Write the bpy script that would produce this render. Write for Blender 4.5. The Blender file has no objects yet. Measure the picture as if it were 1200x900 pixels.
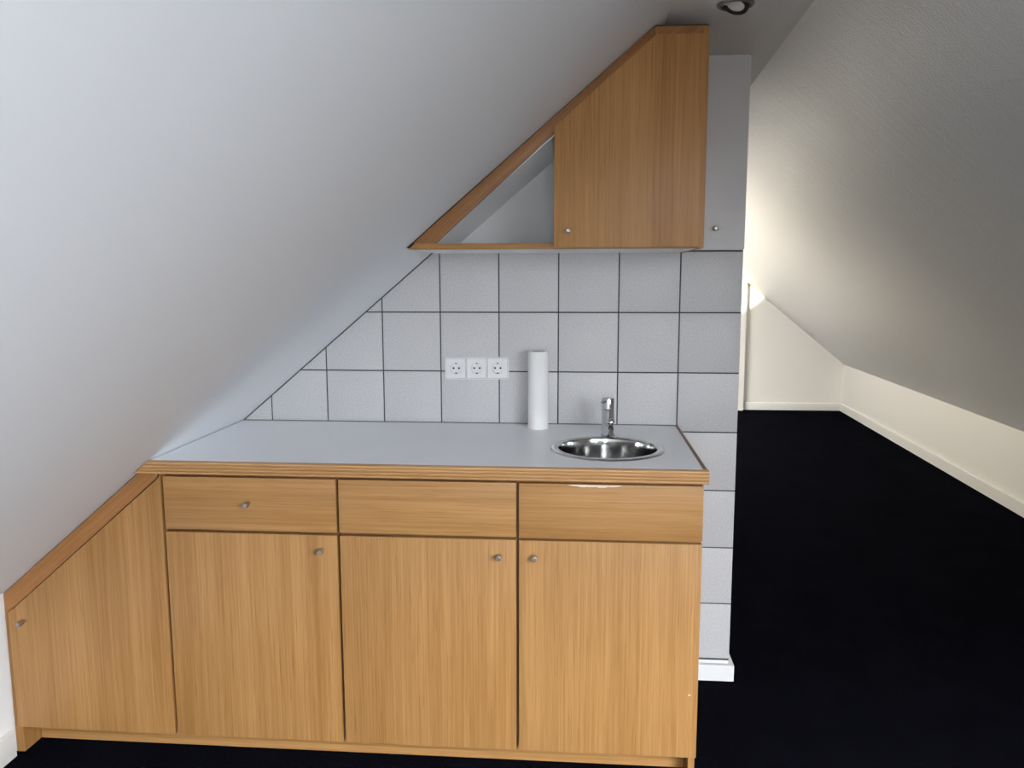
import bpy, bmesh, math, random
from mathutils import Vector, Matrix
random.seed(4)
SC = bpy.context.scene
COL = SC.collection
PI = math.pi

# ------------------------------------------------------------------ measures of the place (metres)
WALL = 0.0                      # face of the tiled wall
CEIL = 2.092
COUNTER = 0.8982
Y0, Y1 = -4.6, 5.88             # gable behind, gable at the far end
KNEE_L = -2.187
SL = 0.85                       # pitch of the left roof slope
def zl(x): return 0.8956 + SL * (x + 1.7097)
def xl(z): return (z - 0.8956) / SL - 1.7097
SR, SKEW = 0.8336, 0.0376       # pitch of the right slope; that side of the attic is slightly out of parallel
KNEE_R, KNEE_RZ = 2.0, 0.488
def xr(z, y): return KNEE_R + SKEW * y - (z - KNEE_RZ) / SR

# ------------------------------------------------------------------ node helpers
def mat(name):
    m = bpy.data.materials.new(name); m.use_nodes = True
    nt = m.node_tree
    b = nt.nodes['Principled BSDF']
    return m, nt, b
def nd(nt, kind, **kw):
    n = nt.nodes.new(kind)
    for k, v in kw.items():
        if k in n.inputs: n.inputs[k].default_value = v
        else: setattr(n, k, v)
    return n
def lk(nt, a, b): nt.links.new(a, b)
def srgb(r, g, b):
    f = lambda c: (c / 255 / 12.92) if c / 255 <= 0.04045 else ((c / 255 + 0.055) / 1.055) ** 2.4
    return (f(r), f(g), f(b), 1)

def plain(name, col, rough=0.5, metal=0.0, spec=0.5, bump=0, bscale=200, vary=0.0):
    m, nt, b = mat(name)
    b.inputs['Base Color'].default_value = col
    b.inputs['Roughness'].default_value = rough
    b.inputs['Metallic'].default_value = metal
    b.inputs['Specular IOR Level'].default_value = spec
    tc = nd(nt, 'ShaderNodeTexCoord')
    if bump:
        n = nd(nt, 'ShaderNodeTexNoise', Scale=bscale, Detail=4.0)
        lk(nt, tc.outputs['Object'], n.inputs['Vector'])
        bp = nd(nt, 'ShaderNodeBump', Strength=bump, Distance=0.001)
        lk(nt, n.outputs['Fac'], bp.inputs['Height']); lk(nt, bp.outputs['Normal'], b.inputs['Normal'])
    if vary:
        n2 = nd(nt, 'ShaderNodeTexNoise', Scale=3.0, Detail=3.0)
        lk(nt, tc.outputs['Object'], n2.inputs['Vector'])
        mx = nd(nt, 'ShaderNodeMixRGB', blend_type='MULTIPLY', Fac=1.0)
        mx.inputs['Color1'].default_value = col
        rp = nd(nt, 'ShaderNodeValToRGB')
        rp.color_ramp.elements[0].color = (1 - vary,) * 3 + (1,); rp.color_ramp.elements[1].color = (1, 1, 1, 1)
        rp.color_ramp.elements[0].position = .3; rp.color_ramp.elements[1].position = .7
        lk(nt, n2.outputs['Fac'], rp.inputs['Fac']); lk(nt, rp.outputs['Color'], mx.inputs['Color2'])
        lk(nt, mx.outputs['Color'], b.inputs['Base Color'])
    return m

def wood(name, rot=(0, 0, 0), light=(178, 134, 83), dark=(148, 105, 57), bands=0.07, bandscale=22, rough=0.42):
    """Beech veneer; the grain runs along local Z after the rotation."""
    m, nt, b = mat(name)
    tc = nd(nt, 'ShaderNodeTexCoord'); oi = nd(nt, 'ShaderNodeObjectInfo')
    add = nd(nt, 'ShaderNodeVectorMath', operation='ADD')
    sc = nd(nt, 'ShaderNodeVectorMath', operation='SCALE'); sc.inputs[0].default_value = (3.1, 1.7, 5.3)
    lk(nt, oi.outputs['Random'], sc.inputs['Scale'])
    mp0 = nd(nt, 'ShaderNodeMapping'); mp0.inputs['Rotation'].default_value = rot
    lk(nt, tc.outputs['Object'], mp0.inputs['Vector'])
    lk(nt, mp0.outputs['Vector'], add.inputs[0]); lk(nt, sc.outputs['Vector'], add.inputs[1])
    mp = nd(nt, 'ShaderNodeMapping'); mp.inputs['Scale'].default_value = (1, 1, 0.014)
    lk(nt, add.outputs['Vector'], mp.inputs['Vector'])
    n1 = nd(nt, 'ShaderNodeTexNoise', Scale=30.0, Detail=3.0, Roughness=0.55); lk(nt, mp.outputs['Vector'], n1.inputs['Vector'])
    n2 = nd(nt, 'ShaderNodeTexNoise', Scale=190.0, Detail=3.0, Roughness=0.6); lk(nt, mp.outputs['Vector'], n2.inputs['Vector'])
    n3 = nd(nt, 'ShaderNodeTexNoise', Scale=2.2, Detail=1.0)
    lk(nt, add.outputs['Vector'], n3.inputs['Vector'])
    # irregular veneer strips
    sx = nd(nt, 'ShaderNodeSeparateXYZ'); lk(nt, add.outputs['Vector'], sx.inputs['Vector'])
    vo = nd(nt, 'ShaderNodeTexVoronoi', voronoi_dimensions='1D', Scale=bandscale)
    lk(nt, sx.outputs['X'], vo.inputs['W'])
    hs = nd(nt, 'ShaderNodeSeparateXYZ'); lk(nt, vo.outputs['Color'], hs.inputs['Vector'])
    def mul(a, k, off=0.0):
        x = nd(nt, 'ShaderNodeMath', operation='MULTIPLY_ADD'); lk(nt, a, x.inputs[0]); x.inputs[1].default_value = k; x.inputs[2].default_value = off
        return x.outputs[0]
    def plus(a, c):
        x = nd(nt, 'ShaderNodeMath', operation='ADD'); lk(nt, a, x.inputs[0]); lk(nt, c, x.inputs[1]); return x.outputs[0]
    v = plus(plus(mul(n1.outputs['Fac'], 0.6, -0.3), mul(n2.outputs['Fac'], 1.3, -0.65)),
             plus(mul(hs.outputs['X'], bands * 4, -bands * 2 + 0.5), mul(n3.outputs['Fac'], 0.35, -0.175)))
    rp = nd(nt, 'ShaderNodeValToRGB')
    e = rp.color_ramp.elements
    e[0].position = 0.1; e[0].color = srgb(*dark); e[1].position = 0.85; e[1].color = srgb(*light)
    lk(nt, v, rp.inputs['Fac'])
    # fine dark pores
    pr = nd(nt, 'ShaderNodeTexNoise', Scale=420.0, Detail=1.0)
    mp2 = nd(nt, 'ShaderNodeMapping'); mp2.inputs['Scale'].default_value = (1, 1, 0.02); lk(nt, add.outputs['Vector'], mp2.inputs['Vector'])
    lk(nt, mp2.outputs['Vector'], pr.inputs['Vector'])
    r2 = nd(nt, 'ShaderNodeValToRGB'); r2.color_ramp.elements[0].position = .28; r2.color_ramp.elements[0].color = (.72, .66, .58, 1)
    r2.color_ramp.elements[1].position = .40; r2.color_ramp.elements[1].color = (1, 1, 1, 1)
    lk(nt, pr.outputs['Fac'], r2.inputs['Fac'])
    mx = nd(nt, 'ShaderNodeMixRGB', blend_type='MULTIPLY', Fac=0.7)
    lk(nt, rp.outputs['Color'], mx.inputs['Color1']); lk(nt, r2.outputs['Color'], mx.inputs['Color2'])
    lk(nt, mx.outputs['Color'], b.inputs['Base Color'])
    b.inputs['Roughness'].default_value = rough
    b.inputs['Specular IOR Level'].default_value = 0.35
    bp = nd(nt, 'ShaderNodeBump', Strength=0.12, Distance=0.0006)
    lk(nt, n2.outputs['Fac'], bp.inputs['Height']); lk(nt, bp.outputs['Normal'], b.inputs['Normal'])
    return m

def paint(name, col, rough, spec, streak_rot=None, grain=0.15, gscale=260, streak=0.0, dist=0.001):
    """Painted wallpaper: fine grain, and on the right slope brush streaks that run down the slope."""
    m, nt, b = mat(name)
    b.inputs['Base Color'].default_value = col
    b.inputs['Roughness'].default_value = rough
    b.inputs['Specular IOR Level'].default_value = spec
    tc = nd(nt, 'ShaderNodeTexCoord')
    n = nd(nt, 'ShaderNodeTexNoise', Scale=gscale, Detail=3.0); lk(nt, tc.outputs['Object'], n.inputs['Vector'])
    bp = nd(nt, 'ShaderNodeBump', Strength=grain, Distance=dist); lk(nt, n.outputs['Fac'], bp.inputs['Height'])
    last = bp
    if streak:
        mp = nd(nt, 'ShaderNodeMapping'); mp.inputs['Rotation'].default_value = streak_rot
        lk(nt, tc.outputs['Object'], mp.inputs['Vector'])
        mp2 = nd(nt, 'ShaderNodeMapping'); mp2.inputs['Scale'].default_value = (0.05, 1, 1); lk(nt, mp.outputs['Vector'], mp2.inputs['Vector'])
        n2 = nd(nt, 'ShaderNodeTexNoise', Scale=22.0, Detail=6.0, Roughness=0.6); lk(nt, mp2.outputs['Vector'], n2.inputs['Vector'])
        b2 = nd(nt, 'ShaderNodeBump', Strength=streak, Distance=0.004)
        lk(nt, n2.outputs['Fac'], b2.inputs['Height']); lk(nt, bp.outputs['Normal'], b2.inputs['Normal'])
        last = b2
    lk(nt, last.outputs['Normal'], b.inputs['Normal'])
    return m

M = {}
M['white'] = paint('white wall paint', (.80, .80, .80, 1), .55, .3, grain=.06)
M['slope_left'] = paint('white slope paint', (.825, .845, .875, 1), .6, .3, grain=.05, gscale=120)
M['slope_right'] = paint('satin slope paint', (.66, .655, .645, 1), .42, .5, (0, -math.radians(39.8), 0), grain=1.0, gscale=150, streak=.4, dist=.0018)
M['ceiling'] = paint('textured ceiling paint', (.78, .77, .75, 1), .6, .3, (0, 0, 0), grain=.6, gscale=120, streak=.2, dist=.002)
M['cream'] = paint('cream wall paint', (.82, .80, .75, 1), .6, .3, grain=.05)
M['skirting'] = plain('painted skirting', (.83, .81, .77, 1), .4)
M['lacquer'] = plain('white lacquer panel', (.86, .86, .86, 1), .35)
M['door_white'] = plain('white cupboard lacquer', (.70, .69, .70, 1), .4, vary=.03)
M['laminate'] = plain('pale grey laminate', (.84, .85, .865, 1), .32, spec=.5, bump=.03, bscale=500, vary=.03)
M['tile'] = plain('light grey ceramic tile', (.58, .575, .585, 1), .38, bump=.22, bscale=330, vary=.05)
m = M['tile']; nt = m.node_tree; b = nt.nodes['Principled BSDF']     # fine speckle in the glaze
tc = nd(nt, 'ShaderNodeTexCoord'); n = nd(nt, 'ShaderNodeTexNoise', Scale=260.0, Detail=3.0, Roughness=.7); lk(nt, tc.outputs['Object'], n.inputs['Vector'])
rp = nd(nt, 'ShaderNodeValToRGB'); e = rp.color_ramp.elements
e[0].position = .36; e[0].color = (.50, .495, .50, 1); e[1].position = .62; e[1].color = (.66, .655, .665, 1)
lk(nt, n.outputs['Fac'], rp.inputs['Fac']); lk(nt, rp.outputs['Color'], b.inputs['Base Color'])
M['grout'] = plain('dark grey grout', (.085, .085, .09, 1), .9)
M['wood_v'] = wood('beech veneer upright grain')
M['wood_v_upper'] = wood('beech veneer banded', light=(188, 141, 88), dark=(158, 111, 62), bands=.11, bandscale=15)
M['wood_h'] = wood('beech veneer level grain', rot=(0, PI / 2, 0), bands=.07, bandscale=24)
M['wood_s'] = wood('beech edging along slope', rot=(0, -math.radians(49.6), 0), light=(172, 122, 72), dark=(140, 94, 52), bandscale=40)
M['wood_edge'] = wood('beech edging level', rot=(0, PI / 2, 0), light=(198, 155, 106), dark=(172, 128, 80), bands=.05, bandscale=120)
M['wood_side'] = wood('dark beech side edging', rot=(PI / 2, 0, 0), light=(140, 104, 70), dark=(104, 72, 46))
M['carcass'] = plain('dark carcass board', (.10, .055, .025, 1), .7)
M['chip'] = plain('bare chipped veneer', (.72, .62, .50, 1), .8)
M['steel'] = plain('satin steel', (.44, .42, .40, 1), .38, metal=1.0)
M['sink'] = plain('brushed stainless steel', (.62, .62, .61, 1), .11, metal=1.0, bump=.02, bscale=30)
M['chrome'] = plain('chrome', (.62, .63, .64, 1), .06, metal=1.0)
M['paper'] = plain('white paper towel', (.86, .86, .85, 1), .95, bump=.5, bscale=240)
M['cardboard'] = plain('grey cardboard core', (.34, .31, .28, 1), .9)
M['plastic'] = plain('white plastic', (.82, .82, .825, 1), .3)
M['hole'] = plain('dark hole', (.01, .01, .01, 1), .8)
M['lamp_glass'] = plain('frosted lamp glass', (.86, .88, .86, 1), .1, spec=.9)
M['lamp_ring'] = plain('dull chrome', (.30, .295, .29, 1), .38, metal=1.0)
M['gap_shade'] = plain('dark gap shade strip', (.022, .015, .011, 1), .8)  # shade of the wall cabinet's gap, put into the colour
M['dark_metal'] = plain('dark metal', (.06, .055, .05, 1), .4, metal=.6)
M['silicone'] = plain('grey sealant', (.10, .10, .105, 1), .6)

# carpet
m, nt, b = mat('black carpet'); M['carpet'] = m
tc = nd(nt, 'ShaderNodeTexCoord')
n = nd(nt, 'ShaderNodeTexNoise', Scale=260.0, Detail=3.0, Roughness=.7); lk(nt, tc.outputs['Object'], n.inputs['Vector'])
n5 = nd(nt, 'ShaderNodeTexNoise', Scale=5.0, Detail=3.0); lk(nt, tc.outputs['Object'], n5.inputs['Vector'])
rp = nd(nt, 'ShaderNodeValToRGB'); e = rp.color_ramp.elements
e[0].position = .35; e[0].color = (.0016, .0018, .0034, 1); e[1].position = .70; e[1].color = (.017, .0175, .026, 1)
lk(nt, n.outputs['Fac'], rp.inputs['Fac'])
mx = nd(nt, 'ShaderNodeMixRGB', blend_type='MULTIPLY', Fac=.6); lk(nt, rp.outputs['Color'], mx.inputs['Color1']); lk(nt, n5.outputs['Fac'], mx.inputs['Color2'])
lk(nt, mx.outputs['Color'], b.inputs['Base Color'])
b.inputs['Roughness'].default_value = 1; b.inputs['Specular IOR Level'].default_value = 0.0
bp = nd(nt, 'ShaderNodeBump', Strength=1.0, Distance=.006); lk(nt, n.outputs['Fac'], bp.inputs['Height']); lk(nt, bp.outputs['Normal'], b.inputs['Normal'])

# window pane: clear, mostly transparent with a thin reflection
m = bpy.data.materials.new('clear window glass'); m.use_nodes = True; M['glass'] = m
nt = m.node_tree; nt.nodes.clear()
out = nd(nt, 'ShaderNodeOutputMaterial'); tr = nd(nt, 'ShaderNodeBsdfTransparent'); gl = nd(nt, 'ShaderNodeBsdfGlossy', Roughness=.02)
mx = nd(nt, 'ShaderNodeMixShader', Fac=.06); lk(nt, tr.outputs[0], mx.inputs[1]); lk(nt, gl.outputs[0], mx.inputs[2]); lk(nt, mx.outputs[0], out.inputs['Surface'])

# ------------------------------------------------------------------ mesh helpers
SKY = 26.0
ORIGIN = {}                     # world position of each root / part
def new(): return bmesh.new()
def box(bm, x0, x1, y0, y1, z0, z1, bev=0.0, seg=2):
    r = bmesh.ops.create_cube(bm, size=1)
    vs = r['verts']
    for v in vs:
        v.co = Vector((x0 + (v.co.x + .5) * (x1 - x0), y0 + (v.co.y + .5) * (y1 - y0), z0 + (v.co.z + .5) * (z1 - z0)))
    if bev:
        es = list({e for v in vs for e in v.link_edges})
        bmesh.ops.bevel(bm, geom=es, offset=bev, segments=seg, affect='EDGES', profile=.6)
def prism(bm, pts, y0, y1, bev=0.0):
    """outline in x,z pushed from y0 (front) to y1"""
    a = [bm.verts.new((x, y0, z)) for x, z in pts]; c = [bm.verts.new((x, y1, z)) for x, z in pts]
    n = len(pts); fs = [bm.faces.new(a), bm.faces.new(c[::-1])]
    for i in range(n):
        fs.append(bm.faces.new((a[i], c[i], c[(i + 1) % n], a[(i + 1) % n])))
    bmesh.ops.recalc_face_normals(bm, faces=fs)
    if bev:
        es = list({e for f in fs for e in f.edges})
        bmesh.ops.bevel(bm, geom=es, offset=bev, segments=2, affect='EDGES', profile=.6)
def hexa(bm, P):
    """eight corners: four of one end, four of the other"""
    v = [bm.verts.new(p) for p in P]
    fs = [bm.faces.new([v[i] for i in q]) for q in ((0, 1, 2, 3), (7, 6, 5, 4), (0, 4, 5, 1), (1, 5, 6, 2), (2, 6, 7, 3), (3, 7, 4, 0))]
    bmesh.ops.recalc_face_normals(bm, faces=fs)
def lathe(bm, prof, c=(0, 0, 0), axis='Z', seg=48, closed=False):
    """profile of (radius, height) spun about an axis through c"""
    rings = []
    for r, h in prof:
        ring = []
        if r < 1e-6:
            ring = [bm.verts.new((0, 0, h))] * seg
        else:
            for i in range(seg):
                a = 2 * PI * i / seg; ring.append(bm.verts.new((r * math.cos(a), r * math.sin(a), h)))
        rings.append(ring)
    fs = []
    pairs = list(zip(rings, rings[1:])) + ([(rings[-1], rings[0])] if closed else [])
    for A, B in pairs:
        for i in range(seg):
            j = (i + 1) % seg
            q = []
            for v in (A[i], A[j], B[j], B[i]):
                if v not in q: q.append(v)
            if len(q) >= 3: fs.append(bm.faces.new(q))
    for f in fs: f.smooth = True
    bmesh.ops.recalc_face_normals(bm, faces=fs)
    vs = list({v for f in fs for v in f.verts})
    R = {'Z': Matrix.Identity(3), 'Y': Matrix.Rotation(PI / 2, 3, 'X'), 'X': Matrix.Rotation(PI / 2, 3, 'Y')}[axis] if isinstance(axis, str) else axis
    for v in vs: v.co = R @ v.co + Vector(c)
    return vs
def aim(d):
    return Vector((0, 0, 1)).rotation_difference(Vector(d)).to_matrix()

def obj(name, bm, material, parent=None, sharp=True):
    me = bpy.data.meshes.new(name)
    org = ORIGIN.get(parent.name, Vector()) if parent else Vector()
    for v in bm.verts: v.co -= org
    bm.to_mesh(me); bm.free()
    o = bpy.data.objects.new(name, me); COL.objects.link(o)
    me.materials.append(material)
    if sharp:
        try: me.set_sharp_from_angle(angle=math.radians(35))
        except Exception: pass
    if parent: o.parent = parent
    ORIGIN[o.name] = org
    return o
def thing(name, label, cat, loc, group=None):
    o = bpy.data.objects.new(name, None); COL.objects.link(o)
    o.empty_display_size = .05
    o.location = loc; ORIGIN[o.name] = Vector(loc)
    o['label'] = label; o['category'] = cat
    if group: o['group'] = group
    return o
def struct(name, bm, material, label=None):
    o = obj(name, bm, material); o['kind'] = 'structure'
    if label: o['label'] = label
    return o

def clip(poly, n, d):
    """keep the part of poly where n.p <= d"""
    out = []
    for i in range(len(poly)):
        a, c = poly[i], poly[(i + 1) % len(poly)]
        fa = n[0] * a[0] + n[1] * a[1] - d; fc = n[0] * c[0] + n[1] * c[1] - d
        if fa <= 0: out.append(a)
        if (fa < 0 < fc) or (fc < 0 < fa):
            t = fa / (fa - fc); out.append((a[0] + t * (c[0] - a[0]), a[1] + t * (c[1] - a[1])))
    return out

# ------------------------------------------------------------------ the room
bm = new(); box(bm, -2.4, 2.5, Y0 - .1, Y1 + .1, -.08, 0)
struct('floor', bm, M['carpet'], 'black carpeted attic floor')

T = .12                          # thickness of the roof slabs
# roof planes
nl = Vector((-SL, 0, 1)).normalized() * T
nr = Vector((SR, 0, 1)).normalized() * T
def slab_left(bm, xa, xb, ya, yb):
    P = []
    for y in (ya, yb):
        a = Vector((xa, y, zl(xa))); c = Vector((xb, y, zl(xb)))
        P += [a, c, c + nl, a + nl]
    hexa(bm, P)
def slab_right(bm, za, zb, ya, yb):
    P = []
    for y in (ya, yb):
        a = Vector((xr(za, y), y, za)); c = Vector((xr(zb, y), y, zb))
        P += [a, c, c + nr, a + nr]
    hexa(bm, P)
XTOP = xl(CEIL)
W2 = dict(xa=-1.45, xb=-.48, ya=1.93, yb=4.6)          # far roof window, left slope
bm = new()
slab_left(bm, KNEE_L - .12, XTOP + .05, Y0, W2['ya']); slab_left(bm, KNEE_L - .12, XTOP + .05, W2['yb'], Y1)
slab_left(bm, KNEE_L - .12, W2['xa'], W2['ya'], W2['yb']); slab_left(bm, W2['xb'], XTOP + .05, W2['ya'], W2['yb'])
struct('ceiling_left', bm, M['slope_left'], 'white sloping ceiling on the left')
W1 = dict(za=.82, zb=1.93, ya=-4.25, yb=-2.4)         # near roof window, right slope, outside the view
bm = new()
slab_right(bm, KNEE_RZ - .08, CEIL + .04, Y0, W1['ya']); slab_right(bm, KNEE_RZ - .08, CEIL + .04, W1['yb'], Y1)
slab_right(bm, KNEE_RZ - .08, W1['za'], W1['ya'], W1['yb']); slab_right(bm, W1['zb'], CEIL + .04, W1['ya'], W1['yb'])
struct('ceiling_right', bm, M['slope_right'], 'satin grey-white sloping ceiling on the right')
bm = new()
P = []
for y in (Y0, Y1):
    P += [Vector((XTOP - .02, y, CEIL)), Vector((xr(CEIL, y) + .02, y, CEIL)), Vector((xr(CEIL, y) + .02, y, CEIL + .1)), Vector((XTOP - .02, y, CEIL + .1))]
hexa(bm, P)
struct('ceiling', bm, M['ceiling'], 'narrow flat ceiling between the slopes')

bm = new(); box(bm, KNEE_L - .1, KNEE_L, Y0, Y1, 0, zl(KNEE_L))
struct('wall_left', bm, M['white'], 'low white knee wall on the left')
bm = new(); P = []
for y in (Y0, Y1):
    x = KNEE_R + SKEW * y
    P += [Vector((x, y, 0)), Vector((x + .1, y, 0)), Vector((x + .1, y, KNEE_RZ)), Vector((x, y, KNEE_RZ))]
hexa(bm, P)
struct('wall_right', bm, M['cream'], 'low white knee wall on the right')
def gable(y): return [(KNEE_L - .1, 0), (KNEE_R + SKEW * y + .1, 0), (KNEE_R + SKEW * y + .1, KNEE_RZ), (xr(CEIL, y), CEIL), (XTOP, CEIL), (KNEE_L - .1, zl(KNEE_L - .1))]
W3 = dict(x0=-.15, x1=.50, z0=.70, z1=1.62)          # gable window, hidden from the viewer by the tiled wall
bm = new()
G = gable(Y1)
def cut(poly, x=None, z=None, keep=1):
    n = (-keep, 0) if x is not None else (0, -keep); d = -keep * (x if x is not None else z)
    return clip(poly, n, d)
prism(bm, cut(G, x=W3['x0'], keep=-1), Y1, Y1 + .1); prism(bm, cut(G, x=W3['x1'], keep=1), Y1, Y1 + .1)
mid = cut(cut(G, x=W3['x0'], keep=1), x=W3['x1'], keep=-1)
prism(bm, cut(mid, z=W3['z0'], keep=-1), Y1, Y1 + .1); prism(bm, cut(mid, z=W3['z1'], keep=1), Y1, Y1 + .1)
struct('wall_far', bm, M['cream'], 'cream end wall of the attic')
W4 = dict(x0=-.55, x1=.05, z0=.9, z1=1.5)          # gable window behind the viewer
def gable_wall(bm, G, W, ya, yb):
    prism(bm, cut(G, x=W['x0'], keep=-1), ya, yb); prism(bm, cut(G, x=W['x1'], keep=1), ya, yb)
    mid = cut(cut(G, x=W['x0'], keep=1), x=W['x1'], keep=-1)
    prism(bm, cut(mid, z=W['z0'], keep=-1), ya, yb); prism(bm, cut(mid, z=W['z1'], keep=1), ya, yb)
bm = new(); gable_wall(bm, gable(Y0), W4, Y0 - .1, Y0); struct('wall_behind', bm, M['white'])

# the wall that carries the kitchenette, with the closet behind it
TILE_TOP = 1.4795
DEEP = .62
core = [(KNEE_L, 0), (0, 0), (0, CEIL - .001), (XTOP, CEIL - .001), (KNEE_L, zl(KNEE_L) - .001)]
bm = new(); prism(bm, core, .0075, DEEP)
prism(bm, [(xl(TILE_TOP + .004) + .001, TILE_TOP + .004), (-.1935, TILE_TOP + .004), (-.1935, CEIL - .001), (XTOP, CEIL - .001)], 0, .0075)
wall_back = struct('wall_back', bm, M['white'], 'white wall with grey tiles behind the counter')
ZROW = .0745                     # bottom of the lowest row of tiles
bm = new(); prism(bm, [(KNEE_L + .001, ZROW - .006), (-.0005, ZROW - .006), (-.0005, TILE_TOP + .0015), (xl(TILE_TOP), TILE_TOP + .0015), (KNEE_L + .001, zl(KNEE_L) - .002)], .0025, .0075)
g = obj('grout', bm, M['grout'], wall_back)
bm = new()
sn = math.hypot(1, SL)
for k in range(11):
    for r in range(8):
        x1, x0 = -.2 * k, -.2 * (k + 1); z0 = ZROW + .2005 * r; z1 = z0 + .2005
        if z0 > TILE_TOP - .02: continue
        gp = .0022
        q = [(x0 + gp, z0 + gp), (x1 - (gp if k else 0), z0 + gp), (x1 - (gp if k else 0), min(z1 - gp, TILE_TOP)), (x0 + gp, min(z1 - gp, TILE_TOP))]
        q = clip(q, (-SL / sn, 1 / sn), (zl(0)) / sn - .0045)
        q = clip(q, (-1, 0), -KNEE_L - .004)
        if len(q) >= 3:
            ar = abs(sum(q[i][0] * q[(i + 1) % len(q)][1] - q[(i + 1) % len(q)][0] * q[i][1] for i in range(len(q)))) / 2
            if ar > 2e-5: prism(bm, q, 0, .006, bev=.0007 if ar > 1e-3 else 0)
obj('tiling', bm, M['tile'], wall_back)['label'] = 'square light grey wall tiles'

# skirtings
bm = new(); box(bm, KNEE_L, KNEE_L + .019, Y0 + .02, -.627, 0, .078, .002)
s = struct('baseboard_left', bm, M['skirting'])
bm = new(); P = []
for y in (Y0 + .02, Y1 - .016):
    x = KNEE_R + SKEW * y
    P += [Vector((x - .014, y, 0)), Vector((x, y, 0)), Vector((x, y, .078)), Vector((x - .014, y, .078))]
hexa(bm, P)
for e in list(bm.edges):
    pass
s = struct('baseboard_right', bm, M['skirting'])
bm = new(); box(bm, 1.2, KNEE_R + SKEW * Y1 - .012, Y1 - .014, Y1, 0, .078, .002)
s = struct('baseboard_far', bm, M['skirting'])
bm = new()
for q in ([(-.19, -.016), (.016, -.016), (.016, .115), (.0005, .115), (.0005, -.0005), (-.19, -.0005)],):
    a = [bm.verts.new((x, y, 0)) for x, y in q]; c = [bm.verts.new((x, y, .058)) for x, y in q]
    fs = [bm.faces.new(a[::-1]), bm.faces.new(c)] + [bm.faces.new((a[i], a[(i + 1) % 6], c[(i + 1) % 6], c[i])) for i in range(6)]
    bmesh.ops.recalc_face_normals(bm, faces=fs)
    bmesh.ops.bevel(bm, geom=list(bm.edges), offset=.0012, segments=1, affect='EDGES')
s = struct('baseboard_back', bm, M['lacquer'], 'white skirting block round the end of the tiled wall')

# pier against the end wall, seen as a bright sliver behind the tiled wall
bm = new(); x0, x1 = .95, 1.2; ya = 5.81
prism(bm, [(x0, 0), (x1, 0), (x1, xr(0, 0) * 0 + KNEE_RZ + SR * (KNEE_R + SKEW * ya - x1) - .001), (x0, KNEE_RZ + SR * (KNEE_R + SKEW * ya - x0) - .001)], ya, Y1)
struct('trim_1', bm, M['cream'], 'white pier against the end wall')

# roof windows
def roof_window(name, corners, n, label):
    """corners: four inside corners of the opening, n: outward unit normal"""
    C4 = [Vector(c) for c in corners]; ctr = sum(C4, Vector()) / 4
    bm = new()
    inn = [c + (ctr - c) * .12 for c in C4]
    for i in range(4):
        j = (i + 1) % 4
        a, b_, c, d = C4[i], C4[j], inn[j], inn[i]
        hexa(bm, [p + n * .05 for p in (a, b_, c, d)] + [p + n * .10 for p in (a, b_, c, d)])
    f = struct(name, bm, M['lacquer'], label)
    bm = new(); hexa(bm, [p + n * .07 for p in inn] + [p + n * .076 for p in inn])
    obj('pane', bm, M['glass'], f)
    return f, ctr
nLu = Vector((-SL, 0, 1)).normalized(); nRu = Vector((SR, 0, 1)).normalized()
f2, c2 = roof_window('window_2', [(W2['xa'], W2['ya'], zl(W2['xa'])), (W2['xb'], W2['ya'], zl(W2['xb'])), (W2['xb'], W2['yb'], zl(W2['xb'])), (W2['xa'], W2['yb'], zl(W2['xa']))], nLu, 'roof window in the left slope behind the tiled wall')
f1, c1 = roof_window('window_1', [(xr(W1['za'], W1['ya']), W1['ya'], W1['za']), (xr(W1['zb'], W1['ya']), W1['ya'], W1['zb']), (xr(W1['zb'], W1['yb']), W1['yb'], W1['zb']), (xr(W1['za'], W1['yb']), W1['yb'], W1['za'])], nRu, 'roof window in the right slope behind the viewer')

f4, c4 = roof_window('window_4', [(W4['x0'], Y0, W4['z0']), (W4['x1'], Y0, W4['z0']), (W4['x1'], Y0, W4['z1']), (W4['x0'], Y0, W4['z1'])], Vector((0, -1, 0)), 'window in the gable behind the viewer')
f3, c3 = roof_window('window_3', [(W3['x0'], Y1, W3['z0']), (W3['x1'], Y1, W3['z0']), (W3['x1'], Y1, W3['z1']), (W3['x0'], Y1, W3['z1'])], Vector((0, 1, 0)), 'window in the far gable, hidden behind the tiled wall')

# ------------------------------------------------------------------ kitchenette
YD = -.6237                      # face of the doors
TH = .019
YF = YD + TH + .001              # front edge of the carcasses
def knob(x, y, z, parent, name='knob'):
    bm = new()
    lathe(bm, [(0, 0), (.0042, 0), (.0046, .009), (.0066, .0105), (.0071, .012), (.0071, .0275), (.0063, .0292), (.0050, .0296), (.0043, .0284), (0, .0284)], (x, y, z), aim((0, -1, 0)), seg=24)
    o = obj(name, bm, M['steel'], parent); o['label'] = 'steel knob'
    return o

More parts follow.
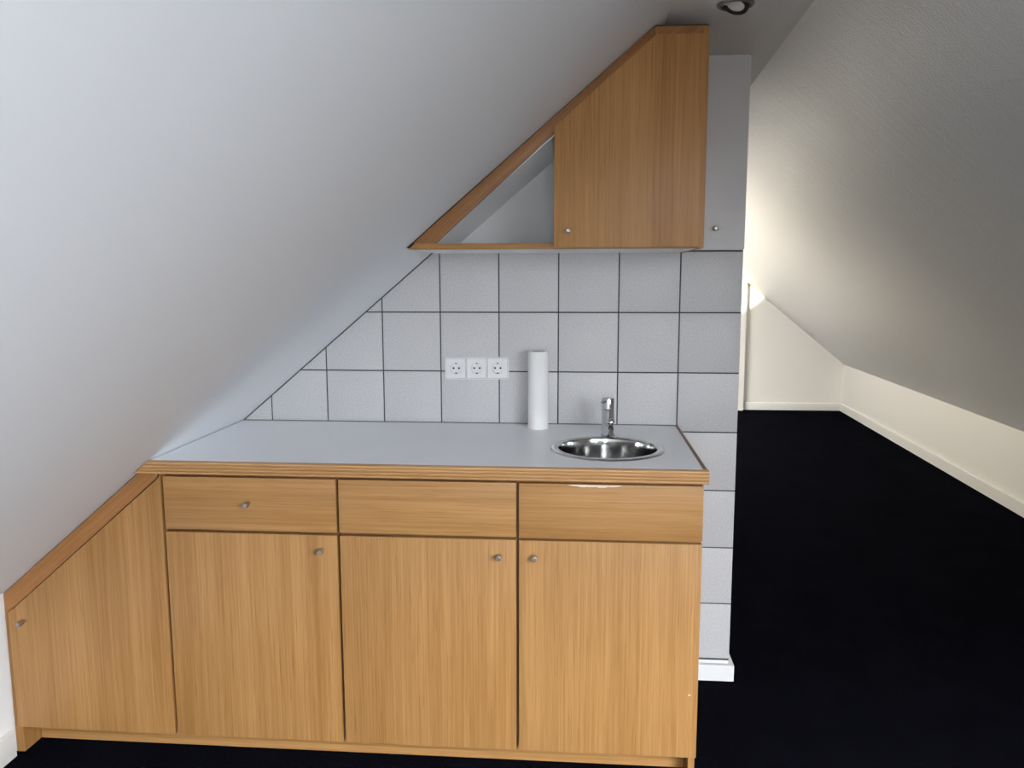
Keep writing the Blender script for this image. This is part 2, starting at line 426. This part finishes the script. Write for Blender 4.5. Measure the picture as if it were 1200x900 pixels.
ZDT, ZDB, ZOT, ZOB = .8515, .7026, .6942, .0895
seams = [-1.6775, -1.1829, -.6907, -.2024]
GAP = .0040
specs = [
    ('beech base cabinet with a knob on its drawer, beside the slanted cabinet', (-1.4311, .7809), (-1.2287, .6538)),
    ('middle beech base cabinet, door knob at top right, plain drawer above', None, (-.7397, .6516)),
    ('beech base cabinet under the sink, door knob at top left', None, (-.6449, .6518)),
]
for i, (lab, dk, ok) in enumerate(specs):
    xa, xb = seams[i], seams[i + 1]
    t = thing('base_cabinet', lab, 'cabinet', ((xa + xb) / 2, -.3, 0), 'base cabinets under the worktop')
    bm = new(); p = .018; lo = .089
    box(bm, xa + .0006, xa + p, YF, -.012, lo, .8605)
    last = i == 2
    box(bm, xb - p, xb - .0006, YF, -.012, 0 if last else lo, .8605)
    box(bm, xa + p, xb - p, YF, -.012, lo, lo + p)
    box(bm, xa + p, xb - p, -.03, -.012, lo + p, .8605)
    box(bm, xa + p, xb - p, YF, YF + .02, .69, .708)
    box(bm, xa + p, xb - p, YF, YF + .02, .842, .8605)
    obj('carcass', bm, M['wood_side'] if not last else M['wood_v'], t)
    ra = GAP if i else GAP; rb = GAP if not last else 0
    bm = new(); box(bm, xa + ra, xb - rb, YD, YD + TH, ZOB, ZOT, .0009)
    d = obj('door', bm, M['wood_v'], t)
    knob(ok[0], YD, ok[1], d)
    bm = new(); box(bm, xa + ra, xb - rb, YD, YD + TH, ZDB, ZDT, .0009)
    dr = obj('drawer_front', bm, M['wood_h'], t)
    if dk: knob(dk[0], YD, dk[1], dr)
    if last:
        # chipped strip along the drawer's upper edge, small dent low on the door
        bm = new(); top = []; bot = []
        N = 26
        for k in range(N + 1):
            u = k / N; x = -.556 + u * .142
            top.append((x, ZDT - .0012)); h = .0058 * math.sin(PI * u) ** .6 * (.75 + .5 * random.random()) + .0006
            bot.append((x, ZDT - .0012 - h))
        prism(bm, bot + top[::-1], YD - .0004, YD + .0004)
        obj('chipped_edge', bm, M['chip'], dr)['label'] = 'pale chipped strip'
        bm = new(); prism(bm, [(-.2275, .2695), (-.2215, .271), (-.221, .2735), (-.2245, .2738), (-.228, .272)], YD - .0003, YD + .0003)
        obj('dent', bm, M['chip'], d)['label'] = 'pale dent'

# slanted cabinet at the left end
t = thing('slanted_cabinet', 'beech base cabinet with slanted top following the sloping ceiling, leftmost', 'cabinet', (-1.93, -.3, 0), 'base cabinets under the worktop')
XA = -2.1845
xb = seams[0]
bm = new()
prism(bm, [(XA, 0), (XA + .024, 0), (XA + .024, zl(XA + .024) - .004), (XA, zl(XA) - .004)], YF, -.012)
box(bm, XA + .024, xb - .018, YF, -.012, .089, .107)
box(bm, xb - .018, xb - .0006, YF, -.012, .089, .8605)
prism(bm, [(XA + .024, .107), (xb - .018, .107), (xb - .018, .80), (XA + .024, zl(XA + .024) - .06)], -.03, -.012)
obj('carcass', bm, M['wood_v'], t)
# edging rail under the slope: front face shows as the darker band above the door
off = .0035
xm = xl(.8605) 
bm = new()
prism(bm, [(XA, zl(XA) - off), (XA, zl(XA) - .055), (XA + .012, zl(XA + .012) - .068), (-1.7, .842), (xb - .0185, .8605), (xl(.8605) + .005, .8605)], YF - .0005, YF + .35)
obj('slope_rail', bm, M['wood_s'], t)['label'] = 'darker beech rail along the slope'
bm = new()
prism(bm, [(-2.1605, .0905), (xb - GAP, .0895), (xb - GAP, .8535), (-1.6935, .8405), (-2.1605, .4385)], YD, YD + TH, .0009)
d = obj('door', bm, M['wood_v'], t)
knob(-2.1126, YD, .4179, d)

# plinth
bm = new(); box(bm, XA + .026, -.2225, -.531, -.513, .001, .088)
p = thing('plinth', 'recessed beech plinth board running along the floor below the cabinet doors', 'plinth', (-1.2, -.522, 0))
obj('board', bm, M['wood_h'], p)

# worktop with a round cut-out
XR, YFR, ZB = -.1959, -.6457, .8623
SX, SY, SRAD = -.4455, -.3855, .150
wt = thing('worktop', 'long pale grey laminate worktop with grooved beech front edge', 'worktop', (-.95, -.3, ZB))
EDG = .010
xa_t = xl(COUNTER) + .0035; xa_b = xl(ZB) + .0035
bm = new()
outer = [bm.verts.new(p) for p in ((xa_t, YFR + .018, COUNTER), (XR - EDG, YFR + .018, COUNTER), (XR - EDG, -.0035, COUNTER), (xa_t, -.0035, COUNTER))]
NS = 64
inner = [bm.verts.new((SX + SRAD * math.cos(2 * PI * k / NS), SY + SRAD * math.sin(2 * PI * k / NS), COUNTER)) for k in range(NS)]
es = [bm.edges.new((outer[i], outer[(i + 1) % 4])) for i in range(4)] + [bm.edges.new((inner[i], inner[(i + 1) % NS])) for i in range(NS)]
bmesh.ops.triangle_fill(bm, edges=es, use_beauty=True, normal=(0, 0, 1))
r = bmesh.ops.extrude_face_region(bm, geom=list(bm.faces))
for v in r['geom']:
    if isinstance(v, bmesh.types.BMVert):
        v.co.z = ZB
        if abs(v.co.x - xa_t) < 1e-5: v.co.x = xa_b
bmesh.ops.recalc_face_normals(bm, faces=list(bm.faces))
obj('laminate_slab', bm, M['laminate'], wt)
# front edging: beech lipping with shallow grooves, mitred to the slope at its left end
H = COUNTER - ZB
prof = []
ng = 4
for k in range(ng):
    a = H * k / ng; c = H * (k + 1) / ng; q = .0013
    prof += [(.0010, a + .0001), (.0010, a + q - .0003), (-.0036, a + q), (-.0050, a + q + .0016), (-.0052, (a + c) / 2), (-.0050, c - q - .0016), (-.0036, c - q), (.0010, c - q + .0003), (.0010, c - .0001)]
prof = [(.017, 0)] + prof[2:-2] + [(.017, H)]
bm = new()
L = [bm.verts.new((xl(ZB + h) + .0035, YFR + .005 + o, ZB + h)) for o, h in prof]
Rr = [bm.verts.new((XR + .003, YFR + .005 + o, ZB + h)) for o, h in prof]
nP = len(prof)
fs = [bm.faces.new(L), bm.faces.new(Rr[::-1])] + [bm.faces.new((L[i], Rr[i], Rr[(i + 1) % nP], L[(i + 1) % nP])) for i in range(nP)]
bmesh.ops.recalc_face_normals(bm, faces=fs)
obj('front_edging', bm, M['wood_edge'], wt)['label'] = 'grooved beech front edging'
bm = new(); box(bm, XR - EDG + .0003, XR, YFR + .0225, -.0035, ZB, COUNTER + .0008, .0006)
obj('side_edging', bm, M['wood_side'], wt)['label'] = 'brown end edging'
# sealant where worktop meets tiles
bm = new()
prism(bm, [(xa_t + .002, COUNTER - .002), (XR, COUNTER - .002), (XR, COUNTER + .0022), (xl(COUNTER + .002) + .006, COUNTER + .0022)], -.0034, -.0002)
obj('sealant_joint', bm, M['silicone'], wt)['label'] = 'dark grey sealant line'

# sink
sk = thing('sink', 'round stainless steel sink bowl set into the right of the worktop', 'sink', (SX, SY, COUNTER))
zt = COUNTER
bm = new()
lathe(bm, [(.1425, zt + .0008), (.1445, zt + .0036), (.150, zt + .0048), (.160, zt + .0044), (.1645, zt + .0022), (.166, zt + .0004), (.160, zt + .0003), (.1475, zt + .0003), (.1475, zt - .008), (.1440, zt - .008)], (SX, SY, 0), seg=96, closed=True)
obj('rim', bm, M['sink'], sk)
bm = new()
prf = [(.1432, zt + .0012), (.1424, zt - .002), (.1412, zt - .03), (.1385, zt - .075)]
for k in range(1, 9):
    a = k / 8 * PI / 2; prf.append((.0965 + .042 * math.cos(a), zt - .075 - .042 * math.sin(a)))
prf += [(.06, zt - .120), (.024, zt - .1225), (.022, zt - .1245), (.0228, zt - .1255), (.06, zt - .1225), (.0965, zt - .1195)]
for k in range(8, 0, -1):
    a = k / 8 * PI / 2; prf.append((.0965 + .0440 * math.cos(a), zt - .075 - .044 * math.sin(a)))
prf += [(.1405, zt - .07), (.1432, zt - .03), (.1438, zt - .002)]
lathe(bm, prf, (SX, SY, 0), seg=96, closed=True)
obj('bowl', bm, M['sink'], sk)
bm = new(); lathe(bm, [(0, zt - .1215), (.014, zt - .1215), (.0275, zt - .1208), (.0285, zt - .1222), (.0215, zt - .1232), (.020, zt - .145), (0, zt - .145)], (SX, SY, 0), seg=40)
obj('drain', bm, M['steel'], sk)

# mixer tap
FX, FY = -.4375, -.189
fc = thing('tap', 'chrome single-lever mixer tap behind the round sink', 'tap', (FX, FY, COUNTER))
z0 = COUNTER + .0003
bm = new(); lathe(bm, [(0, z0), (.0225, z0), (.0225, z0 + .003), (.0200, z0 + .0045), (.0193, z0 + .0055), (.0193, z0 + .083), (.0185, z0 + .0842), (0, z0 + .0842)], (FX, FY, 0), seg=48)
obj('body', bm, M['chrome'], fc)
bm = new(); lathe(bm, [(0, z0 + .0855), (.0185, z0 + .0855), (.0195, z0 + .0868), (.0195, z0 + .116), (.0188, z0 + .1188), (.0165, z0 + .1206), (0, z0 + .1212)], (FX, FY, 0), seg=48)
cap = obj('handle_cap', bm, M['chrome'], fc)
bm = new(); lathe(bm, [(0, 0), (.0036, 0), (.0036, .019), (.0030, .0205), (0, .021)], (FX - .009, FY - .0165, z0 + .1095), aim((-.62, -.78, .05)), seg=20)
obj('lever', bm, M['chrome'], cap)
sp0 = Vector((FX + .003, FY - .010, z0 + .040)); sd = Vector((.03, -1, .24)).normalized()
bm = new(); lathe(bm, [(0, 0), (.0122, 0), (.0122, .080), (.0115, .0845), (.0092, .0882), (.0055, .0905), (0, .0912)], sp0, aim(sd), seg=32)
tip = sp0 + sd * .079
lathe(bm, [(0, -.003), (.0098, -.003), (.0098, .013), (.0088, .0145), (.0080, .0135), (0, .0135)], tip - Vector((0, 0, .0085)), aim((0, 0, -1)), seg=28)
obj('spout', bm, M['chrome'], fc)

# paper roll
PX, PY, PR, PH = -.6632, -.084, .0338, .257
pr = thing('paper_roll', 'upright white kitchen paper roll standing at the tiled wall left of the sink', 'paper towel roll', (PX, PY, COUNTER))
z0 = COUNTER + .0003
bm = new()
prof = [(.0225, z0), (PR - .0015, z0), (PR, z0 + .0012)]
prof += [(PR + .0002 * math.sin(k * 2.1), z0 + .0012 + (PH - .0024) * k / 24) for k in range(1, 24)]
prof += [(PR, z0 + PH - .0012), (PR - .0015, z0 + PH), (.0225, z0 + PH)]
lathe(bm, prof, (PX, PY, 0), seg=56, closed=True)
# loose outer sheet end
box(bm, PX + .0195, PX + .0203, PY - .0288, PY - .0278, z0 + .001, z0 + PH - .001)
obj('paper', bm, M['paper'], pr)
bm = new(); lathe(bm, [(.0208, z0 + .001), (.0223, z0 + .001), (.0223, z0 + PH - .001), (.0208, z0 + PH - .001)], (PX, PY, 0), seg=40, closed=True)
obj('cardboard_core', bm, M['cardboard'], pr)

# triple power outlet
cx, cz = -.8757, 1.0882
po = thing('power_outlet', 'white triple wall socket mounted on the tiles left of the paper roll', 'power outlet', (cx, -.0005, cz))
W, Hh = .2185, .0755
bm = new()
def rrect(w, h, r, n=6):
    pts = []
    for sx, sy, a0 in ((1, 1, 0), (-1, 1, 90), (-1, -1, 180), (1, -1, 270)):
        for k in range(n + 1):
            a = math.radians(a0 + 90 * k / n); pts.append((sx * (w / 2 - r) + r * math.cos(a), sy * (h / 2 - r) + r * math.sin(a)))
    return pts
def ring_prism(bm, outer, holes, c, y0, y1):
    loops = []
    for L_ in [outer] + holes:
        vs = [bm.verts.new((c[0] + x, y0, c[1] + z)) for x, z in L_]
        loops.append(vs)
    es = []
    for vs in loops: es += [bm.edges.new((vs[i], vs[(i + 1) % len(vs)])) for i in range(len(vs))]
    bmesh.ops.triangle_fill(bm, edges=es, use_beauty=True, normal=(0, -1, 0))
    fs = list(bm.faces)
    r_ = bmesh.ops.extrude_face_region(bm, geom=fs)
    for v in r_['geom']:
        if isinstance(v, bmesh.types.BMVert): v.co.y = y1
    bmesh.ops.recalc_face_normals(bm, faces=list(bm.faces))
holes = []
for k in (-1, 0, 1): holes.append([(k * .071 + x, z) for x, z in rrect(.0690, .0690, .003)])
ring_prism(bm, rrect(W, Hh, .006), holes, (cx, cz), -.0105, -.0005)
obj('frame', bm, M['plastic'], po)
for k in (-1, 0, 1):
    sx = cx + k * .071
    bm = new()
    ring_prism(bm, rrect(.0666, .0666, .0025), [[(.0188 * math.cos(2 * PI * q / 40), .0188 * math.sin(2 * PI * q / 40)) for q in range(40)]], (sx, cz), -.0114, -.001)
    lathe(bm, [(.0187, 0), (.0182, .0095), (0, .0095)], (sx, -.0112, cz), aim((0, 1, 0)), seg=40)
    sck = obj('socket', bm, M['plastic'], po)
    for s_ in (-1, 1):
        bm = new(); lathe(bm, [(0, 0), (.0033, 0), (.0033, .0006), (0, .0006)], (sx + s_ * .0094, -.0019, cz), aim((0, -1, 0)), seg=16)
        obj('contact_hole', bm, M['hole'], sck)['label'] = 'dark round contact hole'
        bm = new(); box(bm, sx - .0030, sx + .0030, -.0100, -.0019, cz + s_ * .0168 - .0014, cz + s_ * .0168 + .0014)
        obj('earth_clip', bm, M['dark_metal'], sck)['label'] = 'dark earth clip'
po.rotation_euler = (0, -math.radians(.5), 0)

# ------------------------------------------------------------------ wall cabinet
YU, YUD = -.417, -.4352
wc = thing('wall_cabinet', 'beech wall cabinet cut to the sloping ceiling, with one door and open corner', 'cabinet', (-.5, -.2, 1.474))
ub = 1.4735; ut = 2.0605; xr_ = -.1905
def zs(x, d=0): return zl(x) - d                     # line under the slope
gapv = .006
bl = (xl(ub) + .018 * 0 + .012, ub)
xtl = -.3365
# side board
bm = new(); box(bm, xr_ - .016, xr_, YU, -.0012, ub, ut, .0006)
obj('side_panel', bm, M['wood_v_upper'], wc)
# bottom board (white inside, beech lipping on its front)
bm = new(); prism(bm, [(bl[0] + .004, ub), (xr_ - .0165, ub), (xr_ - .0165, ub + .016), (xl(ub + .016) + .016, ub + .016)], YU + .021, -.0012)
obj('bottom_panel', bm, M['lacquer'], wc)
bm = new(); prism(bm, [(bl[0], ub - .0005), (xr_ - .0165, ub - .0005), (xr_ - .0165, ub + .0165), (bl[0] + .0195, ub + .0165)], YU, YU + .02, .0006)
obj('bottom_lipping', bm, M['wood_h'], wc)['label'] = 'beech front strip of the bottom board'
# slope board: white lining, beech lipping
def strip(y0, y1, d0, d1, m_, name, xa_, xb_, za_, zb_):
    bm = new()
    prism(bm, [(xa_, za_), (xl(za_ + d1) , za_), (xb_, zl(xb_) - d1), (xb_, zl(xb_) - d0), ], y0, y1)
    return obj(name, bm, m_, wc)
zA = ub + .0172
bm = new(); prism(bm, [(xl(zA + gapv), zA), (xl(zA + .052), zA), (xtl + .02, zl(xtl + .02) - .052), (xtl - .005, zl(xtl - .005) - gapv)], YU + .0205, -.0012)
obj('slope_panel', bm, M['lacquer'], wc)['label'] = 'white lined board under the slope'
bm = new(); prism(bm, [(xl(zA + gapv), zA), (xl(zA + .060), zA), (-.3353, ut - .031), (-.3390, ut - .001)], YU, YU + .02, .0006)
obj('slope_lipping', bm, M['wood_s'], wc)['label'] = 'beech strip along the slope'
bm = new(); prism(bm, [(-.3345, ut - .031), (xr_ - .0165, ut - .031), (xr_ - .0165, ut), (-.3362, ut)], YU, -.0012)
obj('top_panel', bm, M['wood_s'], wc)
# near-black strip painting the shadow gap between cabinet, slope and ceiling
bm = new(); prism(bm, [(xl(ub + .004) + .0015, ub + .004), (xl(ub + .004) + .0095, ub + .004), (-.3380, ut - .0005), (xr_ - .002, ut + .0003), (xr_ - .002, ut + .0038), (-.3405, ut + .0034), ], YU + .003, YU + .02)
obj('gap_shade_strip', bm, M['gap_shade'], wc)['label'] = 'thin dark gap shade strip'
# divider beside the door and back board behind the door
bm = new(); box(bm, -.5985, -.5825, YU + .001, -.0012, ub + .0175, zl(-.611) - .062)
obj('divider', bm, M['lacquer'], wc)
# door
xd0, xd1, zd0, zd1 = -.6035, -.2015, 1.4770, 2.0355
zdl = 1.803
xk = xd0 + (zd1 - zdl) / ((2.036 - 1.8026) / (.6027 - .3306))
bm = new(); prism(bm, [(xd0, zd0), (xd1, zd0), (xd1, zd1), (xk, zd1), (xd0, zdl)], YUD, YU - .0006, .0009)
d = obj('door', bm, M['wood_v_upper'], wc)
knob(-.5634, YUD, 1.5215, d)

# white cupboard in the wall, right of the wall cabinet
cu = thing('wall_cupboard', 'white built-in cupboard door above the tiles at the wall end, with steel knob', 'cupboard', (-.095, 0, TILE_TOP))
bm = new(); box(bm, -.1915, .0022, -.0022, .006, TILE_TOP + .0035, CEIL - .0065, .0008)
d = obj('door', bm, M['door_white'], cu)
knob(-.0949, -.0022, 1.5495, cu)

# recessed downlight
DX, DY = -.137, -.4805
dl = thing('downlight', 'round chrome recessed spotlight in the flat ceiling above the wall cabinet', 'ceiling light', (DX, DY, CEIL))
bm = new(); lathe(bm, [(.035, -.0005), (.0365, -.0055), (.041, -.0068), (.0455, -.0050), (.0475, -.0015), (.0475, -.0003), (.035, -.0003)], (DX, DY, CEIL), seg=64, closed=True)
obj('ring', bm, M['lamp_ring'], dl)
A = aim((-.34, -.30, -.9))
c = Vector((DX, DY, CEIL - .0045))
bm = new(); lathe(bm, [(.0230, -.0045), (.0245, .0012), (.0300, .0035), (.0338, .001), (.0338, -.0045)], c, A, seg=48, closed=True)
obj('gimbal', bm, M['dark_metal'], dl)
bm = new(); lathe(bm, [(0, .0015), (.012, .0010), (.0225, -.0015), (.0225, -.0045), (0, -.0045)], c, A, seg=48)
obj('lamp', bm, M['lamp_glass'], dl)

# ------------------------------------------------------------------ camera
yaw, pitch, roll = (math.radians(v) for v in (4.6914, -7.5742, -.0963))
F = Vector((-math.sin(yaw) * math.cos(pitch), math.cos(yaw) * math.cos(pitch), math.sin(pitch)))
R = Vector((math.cos(yaw), math.sin(yaw), 0)); U = R.cross(F)
R2 = R * math.cos(roll) + U * math.sin(roll); U2 = -R * math.sin(roll) + U * math.cos(roll)
cam = bpy.data.cameras.new('camera'); cam.sensor_width = 36; cam.lens = 943.7 / 1200 * 36; cam.clip_start = .05
co = bpy.data.objects.new('camera', cam); COL.objects.link(co)
mw = Matrix((R2, U2, -F)).transposed().to_4x4(); mw.translation = Vector((-.5342, -2.7068, 1.3955))
co.matrix_world = mw
SC.camera = co

# ------------------------------------------------------------------ daylight
w = bpy.data.worlds.new('sky'); SC.world = w; w.use_nodes = True
nt = w.node_tree
bg = nt.nodes['Background']
tc = nd(nt, 'ShaderNodeTexCoord'); sx = nd(nt, 'ShaderNodeSeparateXYZ'); lk(nt, tc.outputs['Generated'], sx.inputs['Vector'])
def ramp(src, stops):
    mr = nd(nt, 'ShaderNodeMapRange'); mr.inputs['From Min'].default_value = -1; mr.inputs['From Max'].default_value = 1
    lk(nt, src, mr.inputs['Value'])
    r = nd(nt, 'ShaderNodeValToRGB'); e = r.color_ramp.elements
    e[0].position, e[0].color = stops[0]; e[1].position, e[1].color = stops[-1]
    for p_, c_ in stops[1:-1]:
        q = e.new(p_); q.color = c_
    lk(nt, mr.outputs['Result'], r.inputs['Fac']); return r.outputs['Color']
up = ramp(sx.outputs['Z'], [(.0, (.10, .10, .10, 1)), (.485, (.36, .36, .36, 1)), (.51, (.42, .42, .42, 1)), (.58, (.74, .74, .74, 1)), (.70, (1.5, 1.5, 1.5, 1)), (1.0, (2.3, 2.3, 2.3, 1))])
dt = nd(nt, 'ShaderNodeVectorMath', operation='DOT_PRODUCT'); lk(nt, tc.outputs['Generated'], dt.inputs[0]); dt.inputs[1].default_value = (.707, -.707, 0)
side = ramp(dt.outputs['Value'], [(.1, (.60, .54, .44, 1)), (.5, (.9, .87, .82, 1)), (.75, (.885, .935, .995, 1))])     # warm towards the sun, cool away from it
low = ramp(sx.outputs['Z'], [(.0, (.15, .15, .15, 1)), (.48, (.55, .55, .55, 1)), (.51, (.95, .95, .95, 1)), (.56, (.8, .8, .8, 1)), (.66, (.42, .42, .42, 1)), (1.0, (.3, .3, .3, 1))])   # low sun: glow along the horizon
fm = nd(nt, 'ShaderNodeMapRange'); fm.inputs['From Min'].default_value = .3; fm.inputs['From Max'].default_value = -.3; lk(nt, dt.outputs['Value'], fm.inputs['Value'])
m0 = nd(nt, 'ShaderNodeMixRGB'); lk(nt, fm.outputs['Result'], m0.inputs['Fac']); lk(nt, up, m0.inputs['Color1']); lk(nt, low, m0.inputs['Color2'])
mx = nd(nt, 'ShaderNodeMixRGB', blend_type='MULTIPLY', Fac=1.0); lk(nt, m0.outputs['Color'], mx.inputs['Color1']); lk(nt, side, mx.inputs['Color2'])
lk(nt, mx.outputs['Color'], bg.inputs['Color']); bg.inputs['Strength'].default_value = SKY
def portal(name, loc, direction, sx_, sy_):
    l = bpy.data.lights.new(name, 'AREA'); l.shape = 'RECTANGLE'; l.size = sx_; l.size_y = sy_
    l.cycles.is_portal = True
    o = bpy.data.objects.new(name, l); COL.objects.link(o); o.location = loc
    d = Vector(direction).normalized(); ey = Vector((0, 1, 0)); ex = ey.cross(-d).normalized(); ey = (-d).cross(ex)
    o.rotation_euler = Matrix((ex, ey, -d)).transposed().to_euler()
    return o
portal('skylight_near', c1 + nRu * .125, -nRu, 1.35, W1['yb'] - W1['ya'])
portal('skylight_far', c2 + nLu * .125, -nLu, 1.35, W2['yb'] - W2['ya'])
l = bpy.data.lights.new('gable_window', 'AREA'); l.shape = 'RECTANGLE'; l.size = W3['x1'] - W3['x0']; l.size_y = W3['z1'] - W3['z0']
l.cycles.is_portal = True
o = bpy.data.objects.new('gable_window', l); COL.objects.link(o); o.location = c3 + Vector((0, .11, 0)); o.rotation_euler = (-PI / 2, 0, 0)
l = bpy.data.lights.new('gable_window_near', 'AREA'); l.shape = 'RECTANGLE'; l.size = W4['x1'] - W4['x0']; l.size_y = W4['z1'] - W4['z0']
l.cycles.is_portal = True
o = bpy.data.objects.new('gable_window_near', l); COL.objects.link(o); o.location = c4 - Vector((0, .11, 0)); o.rotation_euler = (PI / 2, 0, 0)
s = bpy.data.lights.new('sun', 'SUN'); s.energy = 7; s.angle = math.radians(.6); s.color = (1.0, .90, .70)
so = bpy.data.objects.new('sun', s); COL.objects.link(so)
so.rotation_euler = Vector((1, 1.53, -.15)).to_track_quat('-Z', 'Y').to_euler()

SC.view_settings.view_transform = 'Standard'; SC.view_settings.look = 'None'
SC.view_settings.gamma = 1; SC.view_settings.use_curve_mapping = False
SC.view_settings.exposure = 0.22
SC.cycles.max_bounces = 12; SC.cycles.diffuse_bounces = 8
SC.cycles.use_denoising = True
